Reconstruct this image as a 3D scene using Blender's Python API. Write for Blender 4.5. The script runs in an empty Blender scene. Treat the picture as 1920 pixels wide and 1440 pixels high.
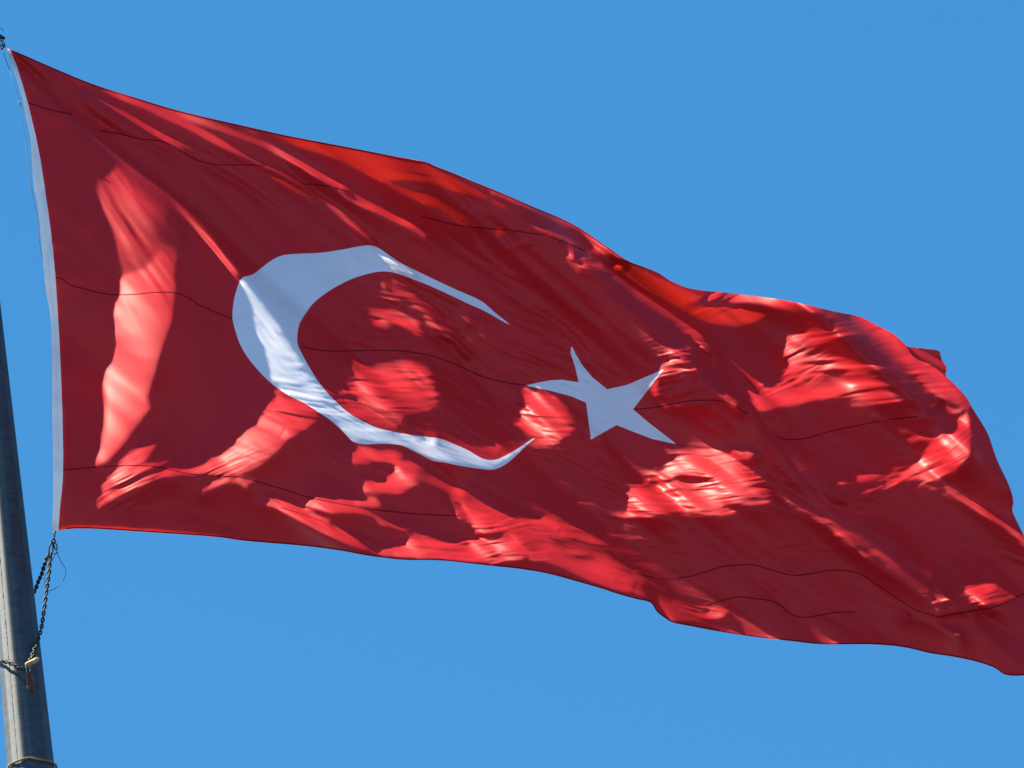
import bpy, math
import numpy as np
from mathutils import Vector, Matrix

# ------------------------------------------------------------------ camera, sky, sun
scene = bpy.context.scene
COL = scene.collection
FPX = 28000.0                    # focal length in pixels of the 1920 px wide photograph (a long lens)
MPP = 0.00586                    # metres per photo pixel at the flag's hoist
DIST = FPX * MPP                 # 164 m from the camera to the hoist
PITCH, ROLL = math.radians(28.0), math.radians(6.6)
CAM = np.array([0.0, 0.0, 1.7])
_r0 = np.array([1.0, 0, 0]); _u0 = np.array([0, -math.sin(PITCH), math.cos(PITCH)])
FWD = np.array([0, math.cos(PITCH), math.sin(PITCH)])
RIGHT = math.cos(ROLL) * _r0 - math.sin(ROLL) * _u0
UP = math.sin(ROLL) * _r0 + math.cos(ROLL) * _u0
cam_data = bpy.data.cameras.new('camera')
cam = bpy.data.objects.new('camera', cam_data); COL.objects.link(cam)
cam_data.sensor_width = 36.0; cam_data.lens = FPX * 36.0 / 1920.0
cam_data.clip_start = 0.5; cam_data.clip_end = 6000.0
cam.matrix_world = Matrix(((RIGHT[0], UP[0], -FWD[0], CAM[0]), (RIGHT[1], UP[1], -FWD[1], CAM[1]),
                           (RIGHT[2], UP[2], -FWD[2], CAM[2]), (0, 0, 0, 1)))
scene.camera = cam

TH = math.radians(42); TANE = -0.40          # the sun: high on the left, a little behind the flag's plane
_ce = 1 / math.sqrt(1 + TANE * TANE)
SUN = -math.cos(TH) * _ce * RIGHT + math.sin(TH) * _ce * UP - TANE * _ce * FWD * 1.0
SUN = SUN / np.linalg.norm(SUN)
sun_data = bpy.data.lights.new('sun', 'SUN'); sun_data.energy = 5.0; sun_data.angle = math.radians(0.5)
sun_data.color = (1.0, 0.89, 0.68)
sun = bpy.data.objects.new('sun', sun_data); COL.objects.link(sun)
sun.rotation_euler = Vector(SUN).to_track_quat('Z', 'Y').to_euler()

world = bpy.data.worlds.new('World'); scene.world = world; world.use_nodes = True
wn = world.node_tree.nodes; wl = world.node_tree.links
bg = wn['Background']; sky = wn.new('ShaderNodeTexSky'); sky.sky_type = 'NISHITA'; sky.sun_disc = False
sky.sun_elevation = math.asin(SUN[2]); sky.sun_rotation = math.atan2(SUN[0], SUN[1])
sky.altitude = 1500; sky.air_density = 1.0; sky.dust_density = 0.0; sky.ozone_density = 4.0
hsv = wn.new('ShaderNodeHueSaturation'); hsv.inputs['Saturation'].default_value = 1.25; hsv.inputs['Hue'].default_value = 0.489
wl.new(sky.outputs[0], hsv.inputs['Color']); wl.new(hsv.outputs[0], bg.inputs['Color'])
bg.inputs['Strength'].default_value = 0.05
vs = scene.view_settings; vs.view_transform = 'Standard'; vs.look = 'None'; vs.gamma = 1.0; vs.exposure = 2.1

# ------------------------------------------------------------------ helpers
def world_pt(x, y, h):
    """photo pixel x, y at h pixels nearer than the hoist plane -> point in the world (arrays welcome)"""
    x, y, h = np.asarray(x, float), np.asarray(y, float), np.asarray(h, float)
    d = DIST * (1 - h / FPX)
    return CAM + d[..., None] * (FWD + RIGHT * ((x - 960) / FPX)[..., None] + UP * ((720 - y) / FPX)[..., None])

def mat(name, build):
    m = bpy.data.materials.new(name); m.use_nodes = True
    nt = m.node_tree; nt.nodes.clear(); out = nt.nodes.new('ShaderNodeOutputMaterial')
    nt.links.new(build(nt), out.inputs['Surface']); return m

def node(nt, kind, **kw):
    n = nt.nodes.new(kind)
    for k, v in kw.items():
        if k in n.inputs: n.inputs[k].default_value = v
        else: setattr(n, k, v)
    return n

def link(o, parent=None):
    COL.objects.link(o)
    if parent is not None:
        o.parent = parent; o.matrix_parent_inverse = Matrix.Identity(4)
        o.matrix_basis = Matrix.Translation(-Vector(parent.location)) @ o.matrix_basis
    return o

def mesh_obj(name, verts, faces, m, parent=None, smooth=True, normals=None):
    """faces: an (n,3) or (n,4) array"""
    verts = np.asarray(verts, np.float32); faces = np.asarray(faces, np.int32)
    me = bpy.data.meshes.new(name); k = faces.shape[1]; n = len(faces)
    me.vertices.add(len(verts)); me.vertices.foreach_set('co', verts.ravel())
    me.loops.add(n * k); me.loops.foreach_set('vertex_index', faces.ravel())
    me.polygons.add(n); me.polygons.foreach_set('loop_start', np.arange(0, n * k, k, dtype=np.int32))
    me.update(calc_edges=True); me.validate()
    me.polygons.foreach_set('use_smooth', np.full(len(me.polygons), smooth))
    if normals is not None: me.normals_split_custom_set_from_vertices(np.asarray(normals, np.float32).tolist())
    me.materials.append(m)
    return link(bpy.data.objects.new(name, me), parent)

def empty(name, p):
    o = bpy.data.objects.new(name, None); o.location = Vector(p); o.empty_display_size = 0.2
    COL.objects.link(o); return o

def tag(o, label, cat, group=None):
    o['label'] = label; o['category'] = cat
    if group: o['group'] = group
    return o

def spline(P, step):
    """Catmull-Rom through P, resampled evenly"""
    P = np.asarray(P, float); Q = np.vstack([2 * P[0] - P[1], P, 2 * P[-1] - P[-2]]); out = []
    for i in range(1, len(Q) - 2):
        t = np.linspace(0, 1, 24, endpoint=False)[:, None]; a, b, c, d = Q[i - 1], Q[i], Q[i + 1], Q[i + 2]
        out.append(.5 * (2 * b + (c - a) * t + (2 * a - 5 * b + 4 * c - d) * t * t + (3 * b - a - 3 * c + d) * t ** 3))
    R = np.vstack(out + [P[-1:]]); L = np.concatenate([[0], np.cumsum(np.linalg.norm(np.diff(R, axis=0), axis=1))])
    n = max(2, int(round(L[-1] / step)) + 1); s = np.linspace(0, L[-1], n)
    return np.stack([np.interp(s, L, R[:, k]) for k in range(R.shape[1])], 1)

def tube(P, r, sides=8, closed=False, caps=True):
    """verts, quads of a tube along P (world points); r a number or one radius per point"""
    P = np.asarray(P, float); n = len(P); r = np.broadcast_to(r, (n,))
    T = (np.roll(P, -1, 0) - np.roll(P, 1, 0)) if closed else np.gradient(P, axis=0)
    T /= np.linalg.norm(T, axis=1)[:, None]
    a = np.cross(T[0], FWD); a = a if np.linalg.norm(a) > .1 else np.cross(T[0], UP); N = [a / np.linalg.norm(a)]
    for i in range(1, n):
        v = N[-1] - T[i] * (N[-1] @ T[i]); N.append(v / np.linalg.norm(v))
    N = np.array(N); Bn = np.cross(T, N); ang = np.arange(sides) * 2 * np.pi / sides
    V = P[:, None] + r[:, None, None] * (N[:, None] * np.cos(ang)[None, :, None] + Bn[:, None] * np.sin(ang)[None, :, None])
    V = V.reshape(-1, 3); F = []
    for i in range(n if closed else n - 1):
        j = (i + 1) % n
        for k in range(sides):
            l = (k + 1) % sides; F.append((i * sides + k, i * sides + l, j * sides + l, j * sides + k))
    if caps and not closed:
        for i, flip in ((0, 1), (n - 1, 0)):
            c = len(V); V = np.vstack([V, P[i]])
            for k in range(sides):
                q = (i * sides + k, i * sides + (k + 1) % sides)
                F.append((q[0], c, c, q[1]) if False else (q[1], q[0], c, c) if flip else (q[0], q[1], c, c))
    F = np.array(F)
    return V, F

def tube_obj(name, P, r, m, parent=None, sides=8, closed=False):
    V, F = tube(P, r, sides, closed, caps=False)
    if not closed:      # close both ends with fans of triangles turned to quads by a small cone tip
        n = len(P); r = np.broadcast_to(r, (n,)); tips = []
        for i, j in ((0, 1), (n - 1, n - 2)):
            d = P[i] - P[j]; tips.append(P[i] + d / np.linalg.norm(d) * r[i] * .5)
        c0, c1 = len(V), len(V) + 1; V = np.vstack([V, tips]); o = (n - 1) * sides
        tri = [(k, c0, (k + 1) % sides) for k in range(sides)] + [(o + (k + 1) % sides, c1, o + k) for k in range(sides)]
        F = np.vstack([F[:, [0, 1, 2]], F[:, [0, 2, 3]], np.array(tri)])
    return mesh_obj(name, V, F, m, parent)

# ------------------------------------------------------------------ outlines of the cloth (photo pixels)
HL = [(9,85), (21,120), (33,154), (42,185), (49,222), (56,252), (59,285), (63,345), (71,390), (77,448), (82,507), (87,548), (94,590), (97,632), (98,682), (98,766), (99,830), (100,903), (99,966), (98,985), (102,996)]
HR = [(18,92), (31,122), (44,164), (54,200), (67,254), (75,295), (84,352), (94,423), (100,475), (104,520), (108,580), (111,632), (113.5,682), (117,776), (118.5,851), (118,893), (116,920), (113,945), (109.5,994)]
TOP = [(18,92), (42,102), (83,120), (125,138), (167,155), (208,169), (260,185), (312,201), (354,212), (400,223), (475,240), (537,254), (621,270), (683,282), (746,294), (794,302.5), (815,311), (846,323), (887,340), (929,357), (971,375), (1012,393), (1044,406), (1075,421), (1104,439), (1146,468), (1177,489), (1208,501), (1235,512), (1258,527), (1287,539), (1312,544), (1352,548), (1415,555), (1467,562.5), (1519,573), (1560,583), (1612,594), (1644,610), (1676,627), (1699,648), (1707,663), (1720,674), (1745,684), (1773,706), (1791,722), (1812,745), (1822,763), (1839,790), (1853,815), (1864,847), (1872,868), (1889,903), (1898,928), (1900,945), (1898,957), (1907,978), (1920,1005), (1944,1062), (1962,1130), (1968,1200), (1958,1252)]
BOT = [(1940,1263), (1912,1267), (1885,1265), (1864,1252), (1832,1241), (1791,1232), (1745,1225), (1712,1217), (1676,1211), (1624,1208), (1541,1208), (1483,1202), (1421,1195), (1348,1184), (1300,1175), (1264,1168), (1250,1161), (1233,1148), (1220,1130), (1192,1123), (1150,1111), (1133,1105), (1081,1090), (1029,1076), (977,1067), (904,1059), (842,1052), (800,1050), (762,1050), (721,1046), (679,1040), (642,1033), (575,1024), (492,1017), (450,1013), (396,1006), (250,996), (187,992), (146,991), (123,992.5), (109.5,994)]
CRES = [(458,519), (475,514), (492,501), (508,489), (529,479), (558,476), (600,474), (642,468), (673,462), (694,460), (708,464), (725,475), (752,493), (783,509), (825,529), (862,546), (892,559), (910,570), (929,587), (946,600), (959,611), (940,601), (908,583), (879,570), (850,556), (804,535), (773,523), (742,512), (721,509), (700,511), (662,522), (621,543), (590,566), (575,585), (562.5,605), (558,624), (558,645), (567,665), (585,697), (604,725), (627,750), (652,773), (675,787), (704,801), (740,810), (781,817), (823,822), (850,832), (875,843), (892,853), (908,861), (929,862), (950,853), (971,841), (990,828), (1006,819), (985,837), (971,851), (950,869), (927,880), (900,879), (867,874), (833,867), (812,864), (792,854), (767,841), (748,834), (715,832), (683,833), (662,828), (646,812), (621,789), (596,772), (569,755), (537,739), (508,718), (483,693), (463,668), (450,645), (442,622), (436,597), (437.5,570), (442,549), (449,528), (454,521)]
STAR = [(1071,647), (1080,665), (1092,685), (1110,707), (1138.5,730), (1175,722), (1245,692), (1217,728), (1187,767.5), (1217,793), (1269,833), (1223,823), (1185,808.5), (1156,797), (1108,824), (1099,755), (1071,743), (1030,732), (985,723), (1006,718), (1033,713), (1054,712), (1085,717), (1079,690), (1070,663)]
SEAMS = [[(54,193), (71,198.5), (98,207), (135,214)],[(187,245), (229,252), (260,260), (298,264), (323,273), (365,298), (398,308), (433,309), (497,309.5)],[(571,345), (600,347), (625,351), (650,358)],[(790,405), (825,415), (867,424), (908,428), (950,431), (992,437), (1025,442), (1065,457), (1098,471)],[(104,520), (117,523), (129,533), (156,541), (183,548), (212,552.5), (250,552), (292,548), (329,549), (354,559), (375,573), (392,580), (412,589), (435,597)],[(567,649), (590,655), (621,658.5), (662,657.5), (700,657), (752,658), (794,664), (825,672), (856,684), (887,699), (919,710), (950,717.5), (984,722)],[(1188,767.5), (1227,764), (1258,757.5), (1290,752), (1321,750), (1352,752), (1379,762), (1402,777)],[(1456,817.5), (1469,823), (1487,824), (1515,821), (1556,809), (1608,798), (1660,788), (1721,781)],[(119,880), (146,879), (177,876), (208,874), (260,872.5), (292,875), (323,881), (354,888), (402,892), (454,895), (496,907), (537,919), (585,934), (658,948), (700,955), (762,962), (804,965), (862,967)],[(527,951), (544,957), (575,967), (606,978.5)],[(1192,1072), (1212,1080), (1237,1083.5), (1265,1084), (1296,1080), (1327,1071), (1358,1062), (1390,1059), (1417,1060), (1442,1067.5), (1473,1076), (1494,1079), (1520,1075.5), (1562,1069), (1603,1073), (1624,1083), (1655,1104), (1687,1125), (1718,1144), (1753,1154)],[(1327,1133), (1358,1125), (1383,1119), (1410,1122), (1442,1126), (1462,1134), (1483,1151), (1504,1157), (1525,1156), (1562,1149), (1603,1147)],[(1755,1157), (1790,1151), (1832,1144), (1874,1135), (1920,1113), (1950,1105)]]
# where the sun falls on the cloth: strength, softness or width, points
SUNLIT = [(0.34,16,[(172,325), (183,392), (196,434), (208,482), (217,513), (225,548), (329,520), (333,486), (333,444), (325,402), (300,365), (262,335), (215,310)]), (0.9,5,[(222,520), (225,548), (215,563), (211,590), (215,640), (213,662), (208,680), (197,693), (191,714), (195,745), (195,797), (187,839), (177,874), (200,868), (229,839), (260,797), (285,766), (279,745), (292,703), (308,651), (319,620), (325,600), (331,548), (329,513), (333,486), (300,470), (270,505)]), (0.6,5,[(177,956), (187,937), (196,920), (187,910), (208,893), (225,872), (240,851), (260,843), (277,839), (296,832), (281,855), (271,868), (292,870), (317,864), (292,880), (287,901), (260,920), (219,941)]), (0.8,2,[(285,891), (320,880), (350,885), (385,876), (402,889), (345,892), (315,898), (290,899)]), (0.8,4,[(514,729), (537,740), (569,756), (596,773), (600,785), (579,804), (548,820), (527,843), (506,864), (479,881), (454,891), (402,889), (350,885), (381,875), (402,862), (444,833), (483,789), (514,756), (518,743)]), (0.65,3,[(379,928), (402,906), (429,895), (454,897), (483,905), (467,910), (462,922), (454,910), (433,906), (408,916)]), (0.8,3,[(494,951), (504,941), (533,940), (554,950), (579,963), (623,979), (610,980), (637,994), (662,1010), (687,1028), (692,1037), (658,1025), (617,1007), (575,986), (533,965), (517,952)]), (0.8,3,[(571,957), (583,948), (592,936), (637,942), (675,953), (710,973), (731,986), (767,997), (717,987), (700,971), (669,963), (627,964), (596,959)]), (0.8,3,[(670,842), (710,850), (742,852), (762,865), (812,902), (846,921), (812,907), (783,909), (771,917), (752,928), (710,926), (681,924), (684,917), (677,905), (700,908), (721,902), (737,888), (744,874), (727,867), (690,870), (660,871), (669,859)]), (0.65,3,[(669,948), (677,936), (700,934), (715,944), (715,953), (690,950)]), (0.85,3,[(867,933), (890,937), (925,958), (956,977), (977,992), (998,1010), (1023,1029), (1050,1046), (1092,1073), (1125,1098), (1092,1083), (1050,1065), (1019,1054), (987,1044), (981,1048), (935,1056), (904,1056), (842,1052), (800,1050), (783,1050), (731,1046), (694,1037), (737,1038), (760,1021), (762,1012), (773,1008), (815,1015), (842,1021), (879,1026), (885,1012), (915,1012), (887,990), (883,979), (862,971), (887,969), (871,962), (869,948)]), (0.85,3,[(977,977), (1010,969), (1040,973), (1071,990), (1112,1010), (1142,1031), (1112,1023), (1081,1010), (1040,1010), (998,1006), (983,990)]), (0.85,3,[(1019,1023), (1050,1029), (1102,1033), (1144,1046), (1175,1067), (1200,1081), (1212,1092), (1202,1099), (1216,1122), (1192,1113), (1150,1107), (1133,1103), (1112,1087), (1071,1060), (1050,1046)]), (0.9,2,[(1231,1118), (1265,1138), (1296,1155), (1327,1158), (1354,1153), (1367,1147), (1358,1157), (1327,1164), (1285,1167), (1262,1165), (1250,1149), (1235,1130)]), (0.7,4,[(692,583), (750,595), (783,609), (802,630), (773,642), (742,638), (704,641), (669,641), (675,618), (694,605), (721,601)]), (0.68,6,[(671,659), (700,663), (762,665), (804,676), (802,688), (819,726), (821,757), (802,770), (750,782), (704,760), (664,743), (671,702)]), (0.45,5,[(610,728), (640,742), (700,765), (760,785), (745,808), (700,800), (655,774)]), (0.78,5,[(985,745), (1017,740), (1042,751), (1062,768), (1075,789), (1083,803), (1062,820), (1048,832), (1021,837), (990,835), (959,829), (962,818), (960,800), (975,791), (985,774)]), (0.8,3,[(1254,655), (1294,654), (1302,678), (1310,699), (1300,705), (1237,712), (1242,697), (1244,689), (1252,672)]), (0.85,3,[(1277,848), (1350,847), (1419,850), (1412,860), (1398,873), (1412,883), (1444,910), (1475,935), (1500,954), (1525,969), (1552,976), (1558,968), (1587,988), (1629,1015), (1669,1042), (1692,1063), (1706,1080), (1718,1091), (1745,1118), (1741,1119), (1718,1101), (1687,1076), (1645,1055), (1614,1039), (1582,1016), (1562,997), (1541,980), (1525,972), (1494,955), (1462,942), (1433,948), (1379,947), (1340,947), (1379,961), (1350,969), (1319,962), (1287,960), (1225,967), (1169,971), (1181,956), (1175,933), (1179,923), (1190,914), (1235,917), (1237,906), (1233,890), (1246,881), (1258,865)]), (0.58,4,[(1321,546), (1352,548), (1415,555), (1467,562), (1519,573), (1560,583), (1612,594), (1644,610), (1676,627), (1699,648), (1707,663), (1720,674), (1745,684), (1773,706), (1791,722), (1812,745), (1822,763), (1820,770), (1807,767), (1780,751), (1739,747), (1697,754), (1666,757), (1635,757), (1614,753), (1572,745), (1541,749), (1520,754), (1414,777), (1404,754), (1396,733), (1414,737), (1435,731), (1462,717), (1477,698), (1478,683), (1471,665), (1466,644), (1477,635), (1465,630), (1508,622), (1540,612), (1560,598), (1540,590), (1487,583), (1450,577), (1415,571), (1327,571)]), (0.7,3,[(1327,546), (1352,549), (1415,556), (1467,563), (1519,574), (1560,584), (1600,594), (1560,596), (1487,583), (1450,577), (1415,571), (1330,571)]), (0.9,3,[(1797,788), (1816,774), (1822,809), (1822,855), (1807,870), (1797,882), (1770,895), (1760,903), (1739,903), (1724,897), (1697,903), (1666,916), (1635,924), (1570,934), (1543,927), (1603,924), (1655,912), (1687,899), (1707,880), (1728,857), (1749,832), (1766,820), (1787,807)]), (0.75,2,[(1722,784), (1760,773), (1807,768), (1800,775), (1770,776), (1735,783)]), (0.9,3,[(1743,1123), (1774,1106), (1812,1104), (1849,1095), (1874,1095), (1862,1104), (1887,1107), (1864,1117), (1847,1125), (1874,1127), (1910,1117), (1874,1133), (1832,1142), (1791,1148), (1755,1156), (1751,1133)]), (0.24,4,[(454,520), (467,530), (485,555), (508,582), (531,614), (567,676), (600,718), (627,750), (652,773), (675,787), (704,801), (740,810), (781,817), (823,822), (875,843), (929,862), (971,841), (1006,819), (971,851), (927,880), (867,874), (812,864), (767,841), (715,832), (662,828), (621,789), (569,755), (508,716), (504,701), (494,660), (485,624), (479,593), (469,562), (452,537)]), (0.6,4,[(727,480), (752,499), (777,518), (752,509), (721,486)]), (0.7,2,[(1080,495), (1117,502), (1146,518), (1135,521), (1115,514), (1085,510)])]
SHADED = [(0.0,4,[(1277,900), (1308,898), (1333,900), (1346,904), (1329,909), (1298,910), (1256,906)]), (0.1,3,[(1242,889), (1280,888), (1300,891), (1270,894)]), (0.05,4,[(1521,656), (1571,642), (1623,637), (1631,646), (1623,665), (1608,670), (1560,667), (1510,671)]), (0.0,2,[(1542,708), (1560,694), (1600,695), (1585,705), (1560,709)]), (0.3,3,[(1508,729), (1540,715), (1565,722), (1540,728)]), (0.3,4,[(1508,671), (1537,675), (1556,687), (1529,694), (1498,694), (1487,685)]), (0.05,3,[(900,1008), (925,1000), (967,1008), (977,1012), (946,1015), (915,1017)]), (0.15,3,[(894,958), (920,958), (933,971), (910,966)]), (0.0,3,[(1060,1042), (1108,1040), (1133,1053), (1102,1052), (1067,1048)]), (0.25,4,[(590,752), (620,762), (662,795), (640,795), (610,775)]), (0.05,3,[(697,593), (730,597), (745,602), (715,600)])]
SHARP = [(0.7,4,[(1500,950), (1525,966), (1552,974), (1558,966), (1587,986), (1629,1013), (1669,1040), (1692,1061), (1718,1089), (1748,1120), (1730,1116), (1687,1080), (1640,1057), (1580,1020), (1541,984), (1505,966)]), (0.55,8,[(1560,600), (1612,600), (1676,632), (1720,676), (1790,722), (1815,755), (1739,745), (1697,752), (1635,755), (1580,742), (1560,718), (1605,706), (1640,680), (1635,640), (1590,628)]), (0.85,4,[(1404,752), (1414,776), (1520,753), (1572,744), (1600,725), (1540,728), (1480,735), (1440,740)]), (0.8,4,[(1169,971), (1181,956), (1230,945), (1290,935), (1340,935), (1400,938), (1454,941), (1379,947), (1340,947), (1287,960), (1225,967)]), (0.75,4,[(959,829), (962,815), (1000,815), (1060,818), (1048,832), (1021,837), (990,835)]), (0.8,4,[(800,1048), (842,1040), (900,1040), (950,1045), (990,1040), (981,1048), (935,1056), (904,1056), (842,1051)]), (0.8,3,[(1755,1154), (1790,1135), (1832,1128), (1870,1125), (1905,1116), (1874,1133), (1832,1142), (1791,1148)]), (0.85,3,[(1262,1163), (1290,1155), (1327,1157), (1358,1150), (1366,1147), (1358,1157), (1327,1164), (1285,1167)]), (0.7,4,[(662,870), (690,868), (727,862), (744,868), (727,867), (690,870)]), (0.6,4,[(684,922), (710,920), (760,918), (752,928), (710,926)])]
CRESTS = [(0.35,6,[(1330,872), (1400,890), (1444,917), (1475,940), (1500,957)]), (0.5,7,[(900,945), (950,975), (998,1010), (1050,1047), (1092,1074)]), (0.7,10,[(60,132), (94,166), (125,200), (156,231), (187,260), (229,291), (271,327), (312,360), (344,392), (375,427), (400,457), (423,489), (450,520)]), (0.4,11,[(83,139), (125,158), (167,183), (208,204), (250,227), (292,252), (333,279), (354,291)]), (0.9,6,[(146,143), (187,163), (229,181), (271,197), (312,218), (354,238), (392,257), (433,280), (475,302), (517,320), (558,343), (600,370), (631,393), (652,414), (683,441), (704,458)]), (0.7,8,[(610,378), (640,402), (660,422), (685,444)]), (0.9,4,[(260,190), (302,204), (350,221), (412,243), (465,261), (496,273), (527,289), (558,308), (600,331), (642,354), (662,366)]), (0.8,8,[(550,303), (575,316), (600,331)]), (0.9,4,[(631,356), (662,379), (704,395), (742,413), (773,426), (790,438), (804,448)]), (0.6,3,[(305,278), (335,293), (362,314)]), (0.5,4,[(1553,915), (1603,903), (1666,901)]), (0.6,3,[(1595,917), (1640,906), (1682,900)]), (0.8,4,[(1760,903), (1776,914), (1791,928), (1822,947), (1853,968), (1885,987), (1905,1003), (1930,1026)]), (0.75,5,[(1227,728), (1304,722)]), (0.75,6,[(1229,740), (1290,738)]), (0.6,5,[(1244,764), (1290,758), (1331,754)]), (0.75,4,[(1340,752), (1362,756), (1383,765)]), (1.0,10,[(1079,483), (1100,481), (1125,495), (1156,520), (1187,545), (1219,566), (1250,587), (1281,612), (1312,637), (1333,658)]), (1.0,7,[(1310,709), (1342,732), (1373,753), (1394,770)]), (0.7,7,[(721,534), (752,549), (783,574), (815,609), (846,636), (867,655), (879,670)]), (0.5,3,[(731,520), (762,540), (794,570), (825,599)]), (0.5,3,[(796,633), (825,659)]), (0.6,4,[(750,795), (812,810)]), (0.6,4,[(777,807), (827,819)]), (0.5,4,[(1083,803), (1115,828), (1146,862)]), (0.55,7,[(750,866), (781,880), (810,901), (844,920), (871,928), (896,945), (927,964), (958,978), (1010,1018), (1060,1052)]), (0.8,4,[(1701,1154), (1749,1175), (1807,1197)]), (0.9,6,[(921,359), (960,375), (992,390), (1033,408), (1075,424), (1100,440), (1125,459), (1156,480), (1177,492)]), (0.9,4,[(950,400), (992,419), (1033,437), (1075,457), (1094,467)]), (0.8,3,[(1094,467), (1125,478), (1150,484), (1177,493)])]
THROUGH = [(0.65,5,[(392,222), (475,241), (537,255), (621,271), (683,283), (746,295), (794,304), (846,326), (877,348), (908,369), (950,394), (992,417), (1033,434), (1044,439), (992,421), (950,400), (908,377), (867,365), (825,353), (760,340), (715,343), (683,325), (642,304), (600,289), (558,277), (517,256), (475,244)]), (0.7,4,[(700,332), (742,348), (783,361), (815,367), (833,378), (867,394), (908,407), (945,425), (950,440), (935,448), (887,430), (856,413), (825,392), (794,382), (762,365), (731,350)]), (0.5,9,[(1096,468), (1125,480), (1167,494), (1198,505), (1250,526), (1292,543), (1325,554), (1327,568), (1292,574), (1352,574), (1405,577), (1450,588), (1425,606), (1383,618), (1331,610), (1300,596), (1260,577), (1208,547), (1167,514), (1125,493), (1100,475)]), (0.5,3,[(440,284), (475,304), (517,322), (558,345), (600,372), (620,390), (580,372), (540,350), (500,330), (465,305)]), (0.5,4,[(1697,756), (1739,749), (1770,750), (1760,767), (1722,782)]), (0.5,2,[(1755,1158), (1791,1150), (1832,1144), (1860,1138), (1800,1160), (1765,1166)]), (0.5,2,[(1701,1156), (1749,1177), (1800,1196), (1740,1182)])]

# ------------------------------------------------------------------ relief of the cloth
# The cloth's relief is solved for: along every sun ray the cloth must climb into the light where the photograph shows it
# sunlit, stay below the ridge before it where it lies in that ridge's shadow, and turn away where the sun shines through it.
TC, TS = math.cos(TH), math.sin(TH)
def seg_near(P, X, Y, r, closed):
    P = np.array(P, float); D = np.full(X.shape, 1e9)
    bb = (X > P[:, 0].min() - r) & (X < P[:, 0].max() + r) & (Y > P[:, 1].min() - r) & (Y < P[:, 1].max() + r)
    xs, ys = X[bb], Y[bb]; best = np.full(xs.shape, 1e9)
    for a, b in (zip(P, np.roll(P, -1, 0)) if closed else zip(P[:-1], P[1:])):
        w = b - a; n = w @ w
        if n == 0: continue
        t = np.clip(((xs - a[0]) * w[0] + (ys - a[1]) * w[1]) / n, 0, 1)
        best = np.minimum(best, np.hypot(xs - a[0] - t * w[0], ys - a[1] - t * w[1]))
    D[bb] = best; return D, bb
def poly_in(P, X, Y, bb):
    r = np.zeros(X.shape, bool); xs, ys = X[bb], Y[bb]; i = np.zeros(xs.shape, bool)
    for (ax, ay), (bx, by) in zip(P, P[1:] + P[:1]):
        if ay != by: i ^= ((ay > ys) != (by > ys)) & (xs < (bx - ax) * (ys - ay) / (by - ay) + ax)
    r[bb] = i; return r
def soft_poly(P, w, X, Y):
    D, bb = seg_near(P, X, Y, 30, True); return np.clip(.5 + np.where(poly_in(P, X, Y, bb), D, -D) / (2 * w), 0, 1)

def sample(G, x, y, u, v, d):
    a = (x * TC + y * TS - u[0]) / d; b = (-x * TS + y * TC - v[0]) / d
    i = np.clip(np.floor(a).astype(int), 0, len(u) - 2); j = np.clip(np.floor(b).astype(int), 0, len(v) - 2)
    p = np.clip(a - i, 0, 1); q = np.clip(b - j, 0, 1)
    return (G[j, i] * (1 - p) + G[j, i + 1] * p) * (1 - q) + (G[j + 1, i] * (1 - p) + G[j + 1, i + 1] * p) * q

def masks(d):
    cor = np.array([(-10, 70), (1990, 70), (-10, 1290), (1990, 1290)], float)
    U, W = cor[:, 0] * TC + cor[:, 1] * TS, -cor[:, 0] * TS + cor[:, 1] * TC
    u, v = np.arange(U.min(), U.max(), d), np.arange(W.min(), W.max(), d)
    UU, VV = np.meshgrid(u, v); X, Y = UU * TC - VV * TS, UU * TS + VV * TC
    inside_all = poly_in(TOP + BOT[:-1] + HL[::-1], X, Y, np.ones(X.shape, bool))
    I = np.zeros(X.shape); K = np.zeros(X.shape); soft = max(1.0, d / 3)
    for i, w, P in SUNLIT: I = np.maximum(I, i * soft_poly(P, max(w, d * .6), X, Y))
    for i, w, P in SHADED:
        a = soft_poly(P, max(w, d * .6), X, Y); I = I * (1 - a) + a * np.minimum(I, i)
    lit = (I > .12) & inside_all; n = np.broadcast_to(np.arange(len(u)), X.shape)      # each lit run fades towards its far end
    a = np.maximum.accumulate(np.where(lit, 0, n), 1); b = np.minimum.accumulate(np.where(lit, len(u), n)[:, ::-1], 1)[:, ::-1]
    t = np.where(lit, (n - a) / np.maximum(b - a, 1), 0); I = np.where(lit, np.maximum(I * (1.25 - .8 * t ** 1.6), .125), I)
    for i, w, P in SHARP: I = np.maximum(I, i * soft_poly(P, max(w, d * .6), X, Y))
    for i, w, P in CRESTS:
        D, _ = seg_near(P, X, Y, 20, False); e = np.minimum(np.hypot(X - P[0][0], Y - P[0][1]), np.hypot(X - P[-1][0], Y - P[-1][1]))
        I = np.maximum(I, 1.6 * i * np.clip((max(w, d * .9) * .5 + 1.5 - D) / 2.5, 0, 1) * np.clip(e / 30, 0, 1))
    for i, w, P in THROUGH: K = np.maximum(K, i * soft_poly(P, w, X, Y))
    K[I > .1] = 0; I *= inside_all; K *= inside_all
    hb = [p for p in HL] + [p for p in HR[::-1]]; band = poly_in(hb, X, Y, np.ones(X.shape, bool)) & inside_all
    I[band] = 0; K[band] = 0
    return u, v, inside_all, I, K, band

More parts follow.
